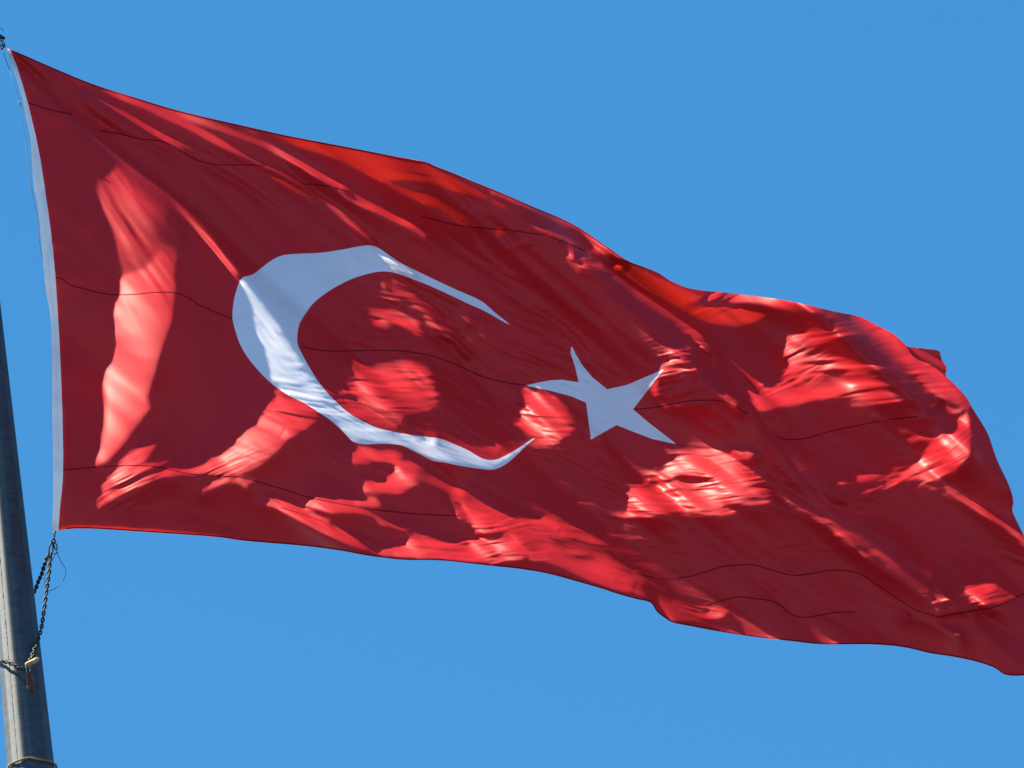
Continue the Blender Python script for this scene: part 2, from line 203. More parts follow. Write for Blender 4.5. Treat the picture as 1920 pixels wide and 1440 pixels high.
def solve(d, n, start=None, lam0=.25, lam1=.02):
    u, v, M, I, K, band = masks(d); ny, nx = M.shape
    F = M & (I > .12); B = M & (K > .3); S = M & ~F & ~B
    tgt = np.where(F, CLIMB * np.clip(I, .15, 1.6), 0) - np.where(B, .9 * K, 0)
    for _ in range(int(15 / d)): band[:, :-1] |= band[:, 1:] & ~M[:, :-1]
    tgt = np.where(band, -.35, tgt)      # the stiff hoist band turns back a little
    ky = np.fft.fftfreq(2 * ny) * 2 * np.pi; kx = np.fft.rfftfreq(2 * nx) * 2 * np.pi
    K2 = (2 - 2 * np.cos(ky))[:, None] + (2 - 2 * np.cos(kx))[None, :]
    def filt(G, R):
        E = np.concatenate([G, G[::-1]], 0); E = np.concatenate([E, E[:, ::-1]], 1)
        return np.fft.irfft2(np.fft.rfft2(E) * R, s=E.shape)[:ny, :nx]
    if start is None:
        H = np.cumsum(tgt, 1) * d; G = np.exp(-K2 * 20 * 9 / d ** 2)
        H = filt(H * M, G) / np.maximum(filt(M * 1., G), .02)
    else:
        UU, VV = np.meshgrid(u, v); H = sample(start[0], UU * TC - VV * TS, UU * TS + VV * TC, *start[1:])
    H = H / d                      # in cells
    idx = np.broadcast_to(np.arange(nx), (ny, nx)); rows = np.broadcast_to(np.arange(ny)[:, None], (ny, nx)); NEG = -1e6
    ok = M.copy(); ok[:, 1:] &= M[:, :-1]; ok |= band; ok[:, 0] = False
    w = np.where(F | B | band, 6., 0); vel = np.zeros_like(H); wl = np.where(M, 1, .3)
    n_ = np.broadcast_to(np.arange(nx), (ny, nx)); lo = np.maximum.accumulate(np.where(S, -nx, n_), 1); hi = np.minimum.accumulate(np.where(S, 3 * nx, n_)[:, ::-1], 1)[:, ::-1]
    mg = np.clip(np.minimum(n_ - lo, hi - n_) * .07 + .15, 0, 7.0 / d)       # shadows dip gently away from the light's edge
    def before(H):
        Hm = np.where(M, H, NEG); R = np.maximum.accumulate(Hm, 1)
        a = np.maximum.accumulate(np.where((Hm >= R) & M, idx, -1), 1)
        return np.concatenate([np.full((ny, 1), NEG), R[:, :-1]], 1), np.concatenate([np.full((ny, 1), -1), a[:, :-1]], 1)
    for it in range(n):
        lam = np.interp(it, [0, n * .7], [lam0, lam1]); g = np.zeros_like(H)
        D = np.zeros_like(H); D[:, 1:] = H[:, 1:] - H[:, :-1]
        r = np.where(ok, (D - tgt) * w, 0) + np.where(ok & S, .08 * D, 0)
        R, a = before(H); R2, a2 = before(-H); has = R > NEG / 2; m_ = np.minimum(mg, .4 * np.maximum(R + R2, 0))
        r += np.where(ok & S & (D > -.04) & (R < H + .17), 4 * (D + .08), 0)
        g += r / 3; g[:, :-1] -= r[:, 1:] / 3
        for mask, viol, sg, ai, wt in ((F & has, R - H + .1, -1, a, .25), (S & has, H - R + m_, 1, a, .2),
                                       (B & has, H + R2 + .1, 1, a2, .12), (S & has, -R2 + m_ - H, -1, a2, .08)):
            vv = np.where(mask & (viol > 0), viol, 0) * wt; g += sg * vv; k = vv > 0
            g -= sg * .6 * np.bincount((rows[k] * nx + ai[k]), vv[k], ny * nx).reshape(ny, nx)
        L = np.zeros_like(H); L[1:-1, 1:-1] = H[2:, 1:-1] + H[:-2, 1:-1] + H[1:-1, 2:] + H[1:-1, :-2] - 4 * H[1:-1, 1:-1]
        Q = np.zeros_like(H); Q[1:-1, 1:-1] = L[2:, 1:-1] + L[:-2, 1:-1] + L[1:-1, 2:] + L[1:-1, :-2] - 4 * L[1:-1, 1:-1]
        g += lam * Q * wl; g[1:-1] -= .003 * (H[2:] + H[:-2] - 2 * H[1:-1])
        vel = .88 * vel - .35 * filt(g, 1 / (.22 + .75 * K2 + lam * K2 * K2 * 1.2)); H = H + vel
    if start is not None:      # a last check: what is in shade stays clear of the light on either face
        for _ in range(2):
            R, a = before(H); R2, a2 = before(-H); k = S & (R > NEG / 2); c = np.minimum(3.2 / d, .33 * np.maximum(R + R2, 0)); c = np.minimum(c, mg)
            H = np.where(k, np.clip(H, -R2 + c, np.maximum(R - c, -R2 + c)), H); H = np.where(M, filt(H, np.exp(-K2 * .35)), H)
    return H * d, u, v, d
CLIMB = .70
COARSE = solve(6.0, 560)
FINE = solve(3.0, 200, COARSE, .05, .02)
STEP, GX0, GY0 = 3.0, -12.0, 66.0
_gx, _gy = np.meshgrid(GX0 + STEP * np.arange(669), GY0 + STEP * np.arange(409))
RELIEF = sample(FINE[0], _gx, _gy, FINE[1], FINE[2], FINE[3])
T0 = 100 * TC + 550 * TS
RELIEF = RELIEF - TANE * (_gx * TC + _gy * TS - T0) + .355 * (-_gx * TS + _gy * TC)      # the flag hangs in an upright plane, like its pole
RELIEF -= RELIEF[int((550 - GY0) / STEP), int((110 - GX0) / STEP)]

def cubic(G, fx, fy):
    i = np.clip(np.floor(fx).astype(int), 1, G.shape[1] - 3); j = np.clip(np.floor(fy).astype(int), 1, G.shape[0] - 3)
    tx = np.clip(fx - i, -1, 2); ty = np.clip(fy - j, -1, 2)
    def w(t): return ((1 - t) ** 3 / 6, (3 * t ** 3 - 6 * t ** 2 + 4) / 6, (-3 * t ** 3 + 3 * t ** 2 + 3 * t + 1) / 6, t ** 3 / 6)
    wx, wy = w(tx), w(ty); out = 0
    for b in range(4):
        for a in range(4): out = out + wx[a] * wy[b] * G[j - 1 + b, i - 1 + a]
    return out

def noise2(x, y, seed):
    """smooth value noise in -1..1"""
    rs = np.random.RandomState(seed); T = rs.rand(256, 256) * 2 - 1
    i = np.floor(x).astype(int); j = np.floor(y).astype(int); u = x - i; v = y - j
    u = u * u * u * (u * (u * 6 - 15) + 10); v = v * v * v * (v * (v * 6 - 15) + 10)
    g = lambda a, b: T[(j + b) % 256, (i + a) % 256]
    return (g(0, 0) * (1 - u) + g(1, 0) * u) * (1 - v) + (g(0, 1) * (1 - u) + g(1, 1) * u) * v

# bundles of fine wrinkles: centre, direction, half sizes along / across, height, spacing (all px)
WRINKLES = [
(715, 600, 13, 120, 70, .55, 9), (725, 720, 4, 120, 60, .60, 8), (850, 600, 27, 150, 60, .50, 14),
(950, 640, 17, 150, 60, .55, 17), (1040, 690, 22, 110, 50, .45, 12), (850, 740, 38, 120, 50, .50, 11),
(900, 790, 25, 110, 45, .45, 11), (1010, 785, 4, 70, 45, .55, 9), (1130, 870, 22, 140, 50, .55, 9),
(1180, 920, 12, 110, 40, .50, 9), (1265, 690, -10, 60, 50, .70, 10), (1270, 735, -6, 70, 35, .6, 9),
(1290, 640, 15, 50, 40, .7, 7), (1280, 890, -5, 90, 50, .65, 11), (1380, 920, -9, 90, 40, .60, 8),
(1230, 945, 5, 80, 30, .55, 7), (1360, 690, 48, 110, 40, .45, 8), (1440, 830, 52, 100, 30, .45, 8),
(555, 770, 14, 70, 45, .60, 10), (590, 700, 38, 80, 35, .55, 7), (640, 760, 32, 80, 30, .5, 8),
(500, 830, 20, 70, 40, .30, 14), (420, 880, -22, 60, 18, .45, 7), (650, 860, 30, 70, 40, .5, 9),
(720, 880, 8, 60, 35, .5, 10), (590, 970, 26, 100, 30, .55, 8), (680, 1000, 25, 60, 30, .4, 10),
(930, 1000, -8, 70, 35, .60, 9), (850, 1030, 4, 90, 25, .5, 10), (960, 1040, -6, 60, 25, .5, 8),
(1060, 1000, 10, 80, 30, .55, 9), (1110, 1065, 25, 80, 35, .45, 8), (900, 960, 20, 50, 25, .5, 8),
(1480, 690, -28, 60, 40, .60, 9), (1560, 690, -3, 110, 40, .35, 12), (1620, 735, -6, 120, 30, .35, 12),
(1560, 620, -12, 90, 30, .45, 12), (1720, 700, -4, 80, 50, .3, 12), (1790, 830, -35, 50, 50, .22, 9),
(1720, 890, -25, 90, 30, .4, 10), (1620, 1020, 32, 120, 35, .35, 10), (1790, 1130, -14, 80, 25, .6, 8),
(1300, 1150, 15, 60, 30, .45, 8), (1180, 1090, 20, 50, 30, .4, 9), (1500, 1040, -6, 110, 60, .25, 14),
(1650, 880, -8, 140, 60, .25, 14), (1300, 1000, -4, 150, 60, .18, 14), (1480, 1140, 22, 120, 40, .30, 12),
(1100, 960, 12, 130, 40, .30, 16), (560, 450, 36, 90, 40, .28, 12), (620, 470, 30, 70, 25, .45, 9),
(280, 440, 52, 110, 70, .45, 22), (250, 900, -28, 60, 35, .45, 9), (220, 940, -32, 50, 25, .5, 9),
(980, 470, -12, 50, 30, .5, 10), (1120, 500, 12, 50, 25, .5, 8), (760, 320, 12, 70, 25, .4, 12),
(1350, 560, -25, 40, 20, .6, 10), (1870, 1030, 20, 60, 40, .5, 9), (480, 620, 45, 50, 30, .35, 10),
(1190, 760, 10, 80, 40, .22, 10), (850, 850, 22, 80, 25, .3, 9), (1010, 600, 22, 90, 30, .3, 12),
]
# long soft folds: height (+ ridge, - valley), half width, points
FOLDS = [
(-4, 9, [(125, 192), (187, 231), (250, 262), (330, 296), (392, 318), (454, 350), (496, 384), (537, 425)]),
(-3, 8, [(350, 306), (400, 352), (433, 392), (470, 430), (500, 462)]),
(3, 9, [(300, 255), (380, 290), (450, 330), (520, 380), (580, 430)]),
(3, 6, [(825, 430), (867, 462), (908, 490), (950, 512), (990, 530)]),
(-3, 8, [(930, 540), (980, 570), (1040, 600), (1085, 640), (1110, 680)]),
(3, 8, [(1000, 570), (1060, 610), (1110, 655), (1150, 690)]),
(3, 10, [(850, 560), (900, 620), (960, 660), (1040, 690)]),
(-3, 8, [(860, 670), (900, 720), (940, 770), (960, 800)]),
(-4, 9, [(862, 885), (930, 925), (990, 960), (1050, 995)]),
(-3, 9, [(1120, 840), (1160, 885), (1220, 905)]),
(3, 12, [(1380, 985), (1430, 1030), (1490, 1075), (1530, 1120)]),
(-3, 10, [(1400, 1010), (1460, 1060), (1500, 1090)]),
(-3, 8, [(1420, 1090), (1470, 1135), (1500, 1160)]),
(4, 14, [(1330, 690), (1390, 760), (1450, 840), (1520, 930), (1600, 980)]),
(-4, 12, [(1360, 690), (1430, 790), (1500, 880), (1560, 945), (1640, 990)]),
(-3, 10, [(1620, 1090), (1700, 1150), (1760, 1190), (1850, 1230)]),
(2, 10, [(1700, 830), (1760, 830), (1820, 920), (1890, 1010)]),
(2.6, 15, [(612, 612), (640, 632), (670, 648)]),
(2.5, 12, [(600, 880), (560, 830), (530, 810)]),
]

def near_curve(S, x, y, reach):
    """for points near the polyline S: selection, distance, side, position along it (in points)"""
    sel = np.nonzero((x > S[:, 0].min() - reach) & (x < S[:, 0].max() + reach) & (y > S[:, 1].min() - reach) & (y < S[:, 1].max() + reach))
    xs, ys = x[sel], y[sel]; best = np.full(xs.shape, 1e9); tt = np.zeros(xs.shape); side = np.zeros(xs.shape)
    for i in range(len(S) - 1):
        v = S[i + 1] - S[i]; px, py = xs - S[i, 0], ys - S[i, 1]; t = np.clip((px * v[0] + py * v[1]) / (v @ v), 0, 1)
        dd = (px - t * v[0]) ** 2 + (py - t * v[1]) ** 2; b = dd < best
        best = np.where(b, dd, best); tt = np.where(b, i + t, tt); side = np.where(b, np.sign(v[0] * py - v[1] * px), side)
    return sel, np.sqrt(best), side, tt

# creases pulled tight: the solved relief is evened out along each crest
BROAD = [[(1420, 868), (1475, 930), (1540, 975), (1620, 1030), (1700, 1085), (1750, 1121)], [(870, 935), (956, 977), (1023, 1029), (1092, 1073), (1190, 1108)]]
for _P in [c[2] for c in CRESTS] + BROAD:
    _S = spline(_P, 4.0); _n = len(_S)
    if _n < 8: continue
    _t = np.gradient(_S, axis=0); _t /= np.linalg.norm(_t, axis=1)[:, None]; _off = np.arange(-24, 24.1, 2.0)
    _h = cubic(RELIEF, (_S[:, 0:1] - _t[:, 1:2] * _off - GX0) / STEP, (_S[:, 1:2] + _t[:, 0:1] * _off - GY0) / STEP)
    _k = np.exp(-(np.arange(-18, 19) / 7.0) ** 2); _k /= _k.sum()
    _line = np.linspace(0, 1, _n)[:, None] * (_h[-1] - _h[0]) + _h[0]
    _pad = np.pad(_h - _line, ((18, 18), (0, 0)), mode='reflect' if _n > 19 else 'edge')
    _dl = sum(_k[j] * _pad[j:j + _n] for j in range(37)) + _line - _h
    _sel, _dist, _side, _tt = near_curve(_S, _gx, _gy, 24.0); _L = _n - 1
    _wt = np.clip((23 - _dist) / 9, 0, 1); _wt = _wt * _wt * (3 - 2 * _wt) * np.clip(np.minimum(_tt, _L - _tt) / min(8, _L / 3), 0, 1)
    _a = np.clip(_tt, 0, _L - 1e-6); _b = np.clip((_side * _dist + 24) / 2, 0, 23.999); _p = _a.astype(int); _q = _b.astype(int); _a = _a - _p; _b = _b - _q
    RELIEF[_sel] += _wt * ((_dl[_p, _q] * (1 - _a) + _dl[_p + 1, _q] * _a) * (1 - _b) + (_dl[_p, _q + 1] * (1 - _a) + _dl[_p + 1, _q + 1] * _a) * _b)

# and the whole fan under the top corner is drawn straight by its tension
_rx, _ry = _gx - 8, _gy - 80; _rr = np.maximum(np.hypot(_rx, _ry), 1); _an = np.degrees(np.arctan2(_ry, _rx)); _acc = 0; _ws = 0
for _o in range(-8, 9):
    _k = math.exp(-(_o / 4.0) ** 2); _f = 1 + _o * 5 / _rr; _ws += _k
    _acc = _acc + _k * cubic(RELIEF, (8 + _rx * _f - GX0) / STEP, (80 + _ry * _f - GY0) / STEP)
_wt = np.clip((_rr - 50) / 60, 0, 1) * np.clip((50 - _an) / 5, 0, 1) * np.clip((640 - _rr) / 160, 0, 1)
RELIEF = RELIEF * (1 - _wt) + _wt * _acc / _ws

def relief(x, y):
    x = np.asarray(x, float); y = np.asarray(y, float)
    h = cubic(RELIEF, (x - GX0) / STEP, (y - GY0) / STEP)
    # long tension folds: fanning from the top corner near the hoist, streaming down the flag further out
    rx, ry = x - 4, y - 70; rr = np.hypot(rx, ry); an = np.arctan2(ry, rx)
    fan = 2.2 * noise2(an * 17 + 5, rr / 420, 51) + 1.0 * noise2(an * 41 + 9, rr / 300, 52)
    p = x * .85 + y * .53; q = -x * .53 + y * .85; q = q + 14 * noise2(p / 260, q / 160, 53)
    b = np.clip((x - 380) / 300, 0, 1); b = b * b * (3 - 2 * b); edge = np.clip((x - 100) / 120, 0, 1)
    near_w = np.zeros_like(h)
    for cx, cy, a, la, lb, amp, sp in WRINKLES:
        ca, sa = math.cos(math.radians(a)), math.sin(math.radians(a)); xs, ys = x - cx, y - cy
        near_w = np.maximum(near_w, np.exp(-((xs * ca + ys * sa) / la) ** 2 - ((-xs * sa + ys * ca) / lb) ** 2))
    run = 3.2 * noise2(p / 520, q / 46, 54) * (1 - .4 * near_w) + (1.5 * noise2(p / 300 + 3, q / 21, 55) + .5 * noise2(p / 150 + 8, q / 9.5, 56)) * (1 - .85 * near_w)
    h += FGAIN * (fan * (1 - b) * np.clip(rr / 250, 0, 1) * np.clip(1.3 - an / .95, 0, 1) + run * b) * edge
    for k, (cx, cy, a, la, lb, amp, sp) in enumerate(WRINKLES):
        sel = (np.abs(x - cx) < 2.2 * la) & (np.abs(y - cy) < 2.2 * la)
        if not sel.any(): continue
        xs = x[sel] - cx; ys = y[sel] - cy; ca, sa = math.cos(math.radians(a)), math.sin(math.radians(a))
        p = xs * ca + ys * sa; q = -xs * sa + ys * ca
        q2 = q + 5 * noise2(p / 60 + 7, q / 40 + 3, k + 900)
        w = np.exp(-(p / la) ** 2 - (q / lb) ** 2)
        n = noise2(p / (sp * 7) + 31.3 * k, q2 / sp + 17.7, k + 1) + .5 * noise2(p / (sp * 5) + 3.3, q2 / (sp * .5) + 1.7, k + 300)
        h[sel] += GAIN * amp * w * n * sp / 9
    for a, w, P in FOLDS:
        P = np.asarray(P, float); sel = (x > P[:, 0].min() - 4 * w) & (x < P[:, 0].max() + 4 * w) & (y > P[:, 1].min() - 4 * w) & (y < P[:, 1].max() + 4 * w)
        if not sel.any(): continue
        S = spline(P, 6); xs, ys = x[sel], y[sel]; best = np.full(xs.shape, 1e9); tt = np.zeros(xs.shape); L = len(S) - 1
        for i in range(L):
            v = S[i + 1] - S[i]; t = np.clip(((xs - S[i, 0]) * v[0] + (ys - S[i, 1]) * v[1]) / (v @ v), 0, 1)
            dd = (xs - S[i, 0] - t * v[0]) ** 2 + (ys - S[i, 1] - t * v[1]) ** 2; b = dd < best
            best = np.where(b, dd, best); tt = np.where(b, (i + t) / L, tt)
        h[sel] += a * FGAIN * np.exp(-best / (w * w)) * np.sin(np.pi * np.clip(tt, 0.02, .98)) ** .6
    h += .35 * noise2(x / 70 + y / 200, y / 26 - x / 90, 77) * FGAIN
    return h
GAIN = 4.8; FGAIN = 2.2

def surf(x, y, lift=0.0):
    return world_pt(x, y, relief(np.asarray(x, float), np.asarray(y, float)) + lift)

def inside(P, x, y):
    r = np.zeros(x.shape, bool)
    for (ax, ay), (bx, by) in zip(P, np.roll(P, -1, 0)):
        if ay == by: continue
        r ^= ((ay > y) != (by > y)) & (x < (bx - ax) * (y - ay) / (by - ay) + ax)
    return r

def signed(P, x, y, r=7.0):
    """signed distance to a closed outline, clamped to +-r, positive inside"""
    P = np.asarray(P, float); b = (x > P[:, 0].min() - r) & (x < P[:, 0].max() + r) & (y > P[:, 1].min() - r) & (y < P[:, 1].max() + r)
    out = np.full(x.shape, -r); ins = np.zeros(x.shape, bool); ins[b] = inside(P, x[b], y[b]); d = np.full(x.shape, r)
    order = np.argsort(x, kind='stable'); xs = x[order]
    for a, c in zip(P, np.roll(P, -1, 0)):
        lo, hi = np.searchsorted(xs, [min(a[0], c[0]) - r, max(a[0], c[0]) + r]); k = order[lo:hi]
        k = k[(y[k] > min(a[1], c[1]) - r) & (y[k] < max(a[1], c[1]) + r)]
        if not len(k): continue
        v = c - a; t = np.clip(((x[k] - a[0]) * v[0] + (y[k] - a[1]) * v[1]) / max(v @ v, 1e-9), 0, 1)
        d[k] = np.minimum(d[k], np.hypot(x[k] - a[0] - t * v[0], y[k] - a[1] - t * v[1]))
    return np.where(ins, d, -d)

def split(V, T, phi):
    """cut triangles T along phi = 0: (V, phi) grown by the cut points, triangles inside, triangles outside"""
    pos = phi > 0; cnt = pos[T].sum(1); inn = [T[cnt == 3]]; out = [T[cnt == 0]]; newV = []; cache = {}; base = len(V)
    def cut(a, b):
        k = (a, b) if a < b else (b, a)
        if k not in cache:
            t = phi[k[0]] / (phi[k[0]] - phi[k[1]]); newV.append(V[k[0]] + t * (V[k[1]] - V[k[0]])); cache[k] = base + len(newV) - 1
        return cache[k]
    ci, co = [], []
    for tri in T[(cnt == 1) | (cnt == 2)].tolist():
        p = [bool(pos[i]) for i in tri]; one = p.index(True) if sum(p) == 1 else p.index(False)
        a, b, c = tri[one], tri[(one + 1) % 3], tri[(one + 2) % 3]; ab, ac = cut(a, b), cut(a, c)
        t1 = [(a, ab, ac)]; t2 = [(ab, b, c), (ab, c, ac)]
        if sum(p) == 1: ci += t1; co += t2
        else: co += t1; ci += t2
    if ci: inn.append(np.array(ci)); out.append(np.array(co))
    return (np.vstack([V, np.array(newV)]) if newV else V), np.vstack(inn), np.vstack(out)

def compact(V, T):
    u, inv = np.unique(T, return_inverse=True); return V[u], inv.reshape(T.shape)

# ------------------------------------------------------------------ materials
def cloth_shader(front, through, tr, spec=.22, rough=.5, sheen=.0):
    def build(nt):
        g = node(nt, 'ShaderNodeTexCoord')
        n = node(nt, 'ShaderNodeTexNoise', Scale=3.0, Detail=5.0)
        nt.links.new(g.outputs['Object'], n.inputs['Vector'])
        mp = node(nt, 'ShaderNodeMapRange'); mp.inputs['To Min'].default_value = .90; mp.inputs['To Max'].default_value = 1.1
        nt.links.new(n.outputs[0], mp.inputs[0])
        mul = node(nt, 'ShaderNodeMix', data_type='RGBA', blend_type='MULTIPLY'); mul.inputs[0].default_value = 1
        mul.inputs[6].default_value = (*front, 1); nt.links.new(mp.outputs[0], mul.inputs[7])
        # the weave: fine crossed threads
        w = node(nt, 'ShaderNodeTexNoise', Scale=90.0, Detail=3.0); mpg = node(nt, 'ShaderNodeMapping'); mpg.inputs['Scale'].default_value = (.35, .35, 1.6)
        nt.links.new(g.outputs['Object'], mpg.inputs[0]); nt.links.new(mpg.outputs[0], w.inputs['Vector'])
        bp = node(nt, 'ShaderNodeBump', Strength=.12, Distance=.004); nt.links.new(w.outputs[0], bp.inputs['Height'])
        p = node(nt, 'ShaderNodeBsdfPrincipled', Roughness=rough)
        p.inputs['Specular IOR Level'].default_value = spec
        p.inputs['Sheen Weight'].default_value = sheen; p.inputs['Sheen Roughness'].default_value = .4
        nt.links.new(mul.outputs[2], p.inputs['Base Color']); nt.links.new(bp.outputs[0], p.inputs['Normal'])
        t = node(nt, 'ShaderNodeBsdfTranslucent'); t.inputs[0].default_value = (*through, 1)
        mx = node(nt, 'ShaderNodeMixShader'); mx.inputs[0].default_value = tr
        nt.links.new(p.outputs[0], mx.inputs[1]); nt.links.new(t.outputs[0], mx.inputs[2]); return mx.outputs[0]
    return build

def metal_shader(col, rough=.5, metallic=.6, scale=30, vary=.5, bump=.2, rust=None):
    def build(nt):
        g = node(nt, 'ShaderNodeTexCoord'); n = node(nt, 'ShaderNodeTexNoise', Scale=scale, Detail=6.0)
        nt.links.new(g.outputs['Object'], n.inputs['Vector'])
        mx = node(nt, 'ShaderNodeMix', data_type='RGBA'); c2 = rust or tuple(v * (1 - vary) for v in col)
        mx.inputs[6].default_value = (*col, 1); mx.inputs[7].default_value = (*c2, 1)
        r = node(nt, 'ShaderNodeMapRange'); r.inputs[1].default_value = .4; r.inputs[2].default_value = .62
        nt.links.new(n.outputs[0], r.inputs[0]); nt.links.new(r.outputs[0], mx.inputs[0])
        b = node(nt, 'ShaderNodeBump', Strength=bump, Distance=.003); nt.links.new(n.outputs[0], b.inputs['Height'])
        p = node(nt, 'ShaderNodeBsdfPrincipled', Roughness=rough, Metallic=metallic)
        nt.links.new(mx.outputs[2], p.inputs['Base Color']); nt.links.new(b.outputs[0], p.inputs['Normal']); return p.outputs[0]
    return build

RED = mat('red_polyester', cloth_shader((.55, .014, .027), (.60, .024, .012), .28))
WHITE = mat('white_polyester', cloth_shader((.70, .69, .78), (.70, .68, .70), .15))
HOIST = mat('white_canvas', cloth_shader((.74, .74, .76), (.7, .7, .72), .15))
THREAD = mat('dark_red_thread', cloth_shader((.22, .007, .013), (.22, .006, .006), .2, .05, .9))
CHAINM = mat('rusty_black_steel', metal_shader((.005, .0045, .004), .65, 0, 60, rust=(.016, .009, .005)))
STEEL = mat('galvanised_shackle', metal_shader((.30, .31, .32), .4, .8, 60))
STEEL_DARK = mat('dark_weld', metal_shader((.03, .03, .03), .7, .1, 60))
BRASS = mat('brown_weathered_brass', metal_shader((.095, .036, .024), .5, .25, 40, rust=(.05, .018, .014)))
WOOD = mat('pale_wood', metal_shader((.44, .32, .19), .8, 0, 25, rust=(.28, .18, .10)))
ROPEM = mat('tan_rope', metal_shader((.30, .20, .10), .9, 0, 80, rust=(.13, .08, .04)))
WIREM = mat('dark_wire', metal_shader((.015, .018, .022), .6, .2, 50))

def pole_shader(nt):
    g = node(nt, 'ShaderNodeTexCoord')
    mpg = node(nt, 'ShaderNodeMapping'); mpg.inputs['Scale'].default_value = (2.2, 2.2, 26)
    n1 = node(nt, 'ShaderNodeTexNoise', Scale=2.0, Detail=6.0, Roughness=.7)          # rings of rolling marks
    n2 = node(nt, 'ShaderNodeTexNoise', Scale=9.0, Detail=8.0, Roughness=.75)          # zinc mottling
    nt.links.new(g.outputs['Object'], mpg.inputs[0]); nt.links.new(mpg.outputs[0], n1.inputs['Vector']); nt.links.new(g.outputs['Object'], n2.inputs['Vector'])
    ad = node(nt, 'ShaderNodeMix', data_type='FLOAT'); ad.inputs[0].default_value = .5
    nt.links.new(n1.outputs[0], ad.inputs[2]); nt.links.new(n2.outputs[0], ad.inputs[3])
    cr = node(nt, 'ShaderNodeValToRGB'); cr.color_ramp.elements[0].position = .40; cr.color_ramp.elements[1].position = .60
    cr.color_ramp.elements[0].color = (.018, .028, .040, 1); cr.color_ramp.elements[1].color = (.050, .068, .088, 1)
    nt.links.new(ad.outputs[0], cr.inputs[0])
    b = node(nt, 'ShaderNodeBump', Strength=.25, Distance=.004); nt.links.new(ad.outputs[0], b.inputs['Height'])
    p = node(nt, 'ShaderNodeBsdfPrincipled', Roughness=.5, Metallic=.2)
    nt.links.new(cr.outputs[0], p.inputs['Base Color']); nt.links.new(b.outputs[0], p.inputs['Normal']); return p.outputs[0]
ZINC = mat('galvanised_steel', pole_shader)

def ground_shader(nt):
    g = node(nt, 'ShaderNodeTexCoord'); n = node(nt, 'ShaderNodeTexNoise', Scale=.08, Detail=8.0)
    nt.links.new(g.outputs['Object'], n.inputs['Vector']); cr = node(nt, 'ShaderNodeValToRGB')
    cr.color_ramp.elements[0].color = (.018, .024, .05, 1); cr.color_ramp.elements[1].color = (.035, .045, .085, 1)
    nt.links.new(n.outputs[0], cr.inputs[0]); p = node(nt, 'ShaderNodeBsdfPrincipled', Roughness=.9)
    nt.links.new(cr.outputs[0], p.inputs['Base Color']); return p.outputs[0]

# ------------------------------------------------------------------ ground (below the frame; it throws light up on the cloth)
gs = 3000.0
grd = mesh_obj('ground', [(-gs, -gs, 0), (gs, -gs, 0), (gs, gs, 0), (-gs, gs, 0)], [(0, 1, 2, 3)], mat('dry_ground', ground_shader), smooth=False)
grd['kind'] = 'structure'

# ------------------------------------------------------------------ flagpole
H_HOIST = float(relief(np.array([112.0]), np.array([980.0]))[0])
H_POLE = H_HOIST - 95.0 + 440 * math.tan(PITCH)
P_AX = world_pt(58, 1440, H_POLE)                 # a point of the pole's upright axis
R_AX, TAPER = 45 * MPP, -0.0172
def pole_r(z): return R_AX + (P_AX[2] - z) * -TAPER
SIDES, TURN = 12, math.radians(0.0)
Z_TOP = P_AX[2] + 10.6
zs = np.concatenate([np.linspace(0, P_AX[2] - 3, 8), np.linspace(P_AX[2] - 2.5, Z_TOP, 24)])
prof = []                                          # a twelve-sided tube with rounded corners
for k in range(SIDES):
    for t in (-.86, -.45, 0, .45, .86):
        a = TURN + 2 * math.pi * (k + t / 2) / SIDES
        rr = math.cos(math.pi / SIDES) / math.cos(2 * math.pi * (t / 2) / SIDES)
        prof.append((math.cos(a) * rr, math.sin(a) * rr))
prof = np.array(prof); npf = len(prof)
Vp = np.concatenate([np.column_stack([prof * pole_r(z), np.full(npf, z)]) for z in zs]) + np.array([P_AX[0], P_AX[1], 0])
Fp = [(i * npf + k, i * npf + (k + 1) % npf, (i + 1) * npf + (k + 1) % npf, (i + 1) * npf + k) for i in range(len(zs) - 1) for k in range(npf)]
pole = empty('flagpole', (P_AX[0], P_AX[1], 0))
tag(pole, 'tall grey galvanised steel flagpole with flat facets, rising past the flag\'s hoist edge', 'flagpole')
mesh_obj('shaft', Vp, Fp, ZINC, pole)
aw = TURN + 2 * math.pi * 8 / SIDES             # the weld down one facet
zz = np.arange(P_AX[2] - 2.0, Z_TOP - .5, .03); rs = np.random.RandomState(4)
Wp = np.column_stack([P_AX[0] + np.cos(aw) * (pole_r(zz) * math.cos(math.pi / SIDES) + .001), P_AX[1] + np.sin(aw) * (pole_r(zz) * math.cos(math.pi / SIDES) + .001), zz])
tube_obj('weld_seam', Wp, .0005 + .0035 * rs.rand(len(zz)) ** 2, STEEL_DARK, pole, 6)
tc = np.array([P_AX[0], P_AX[1], Z_TOP]); rt = pole_r(Z_TOP)
capz = np.array([[0, 0, -.05], [0, 0, 0], [0, 0, .05], [0, 0, .10], [0, 0, .13]]) + tc
tube_obj('top_cap', capz, np.array([rt * 1.15, rt * 1.25, rt * 1.2, rt * .8, rt * .2]), ZINC, pole, 24)

def on_pole(x, y, lift):
    """where the sight line through pixel x, y meets the pole, lifted off it by lift metres"""
    d = FWD + RIGHT * ((x - 960) / FPX) + UP * ((720 - y) / FPX); o = CAM - np.array([P_AX[0], P_AX[1], 0])
    hi = -(o[:2] @ d[:2]) / (d[:2] @ d[:2]); lo = hi - 1.5
    f = lambda s: np.hypot(*(o + s * d)[:2]) - pole_r((o + s * d)[2]) - lift
    if f(hi) > 0: return CAM + hi * d
    for _ in range(40):
        mid = (lo + hi) / 2
        if f(mid) > 0: lo = mid
        else: hi = mid
    return CAM + lo * d

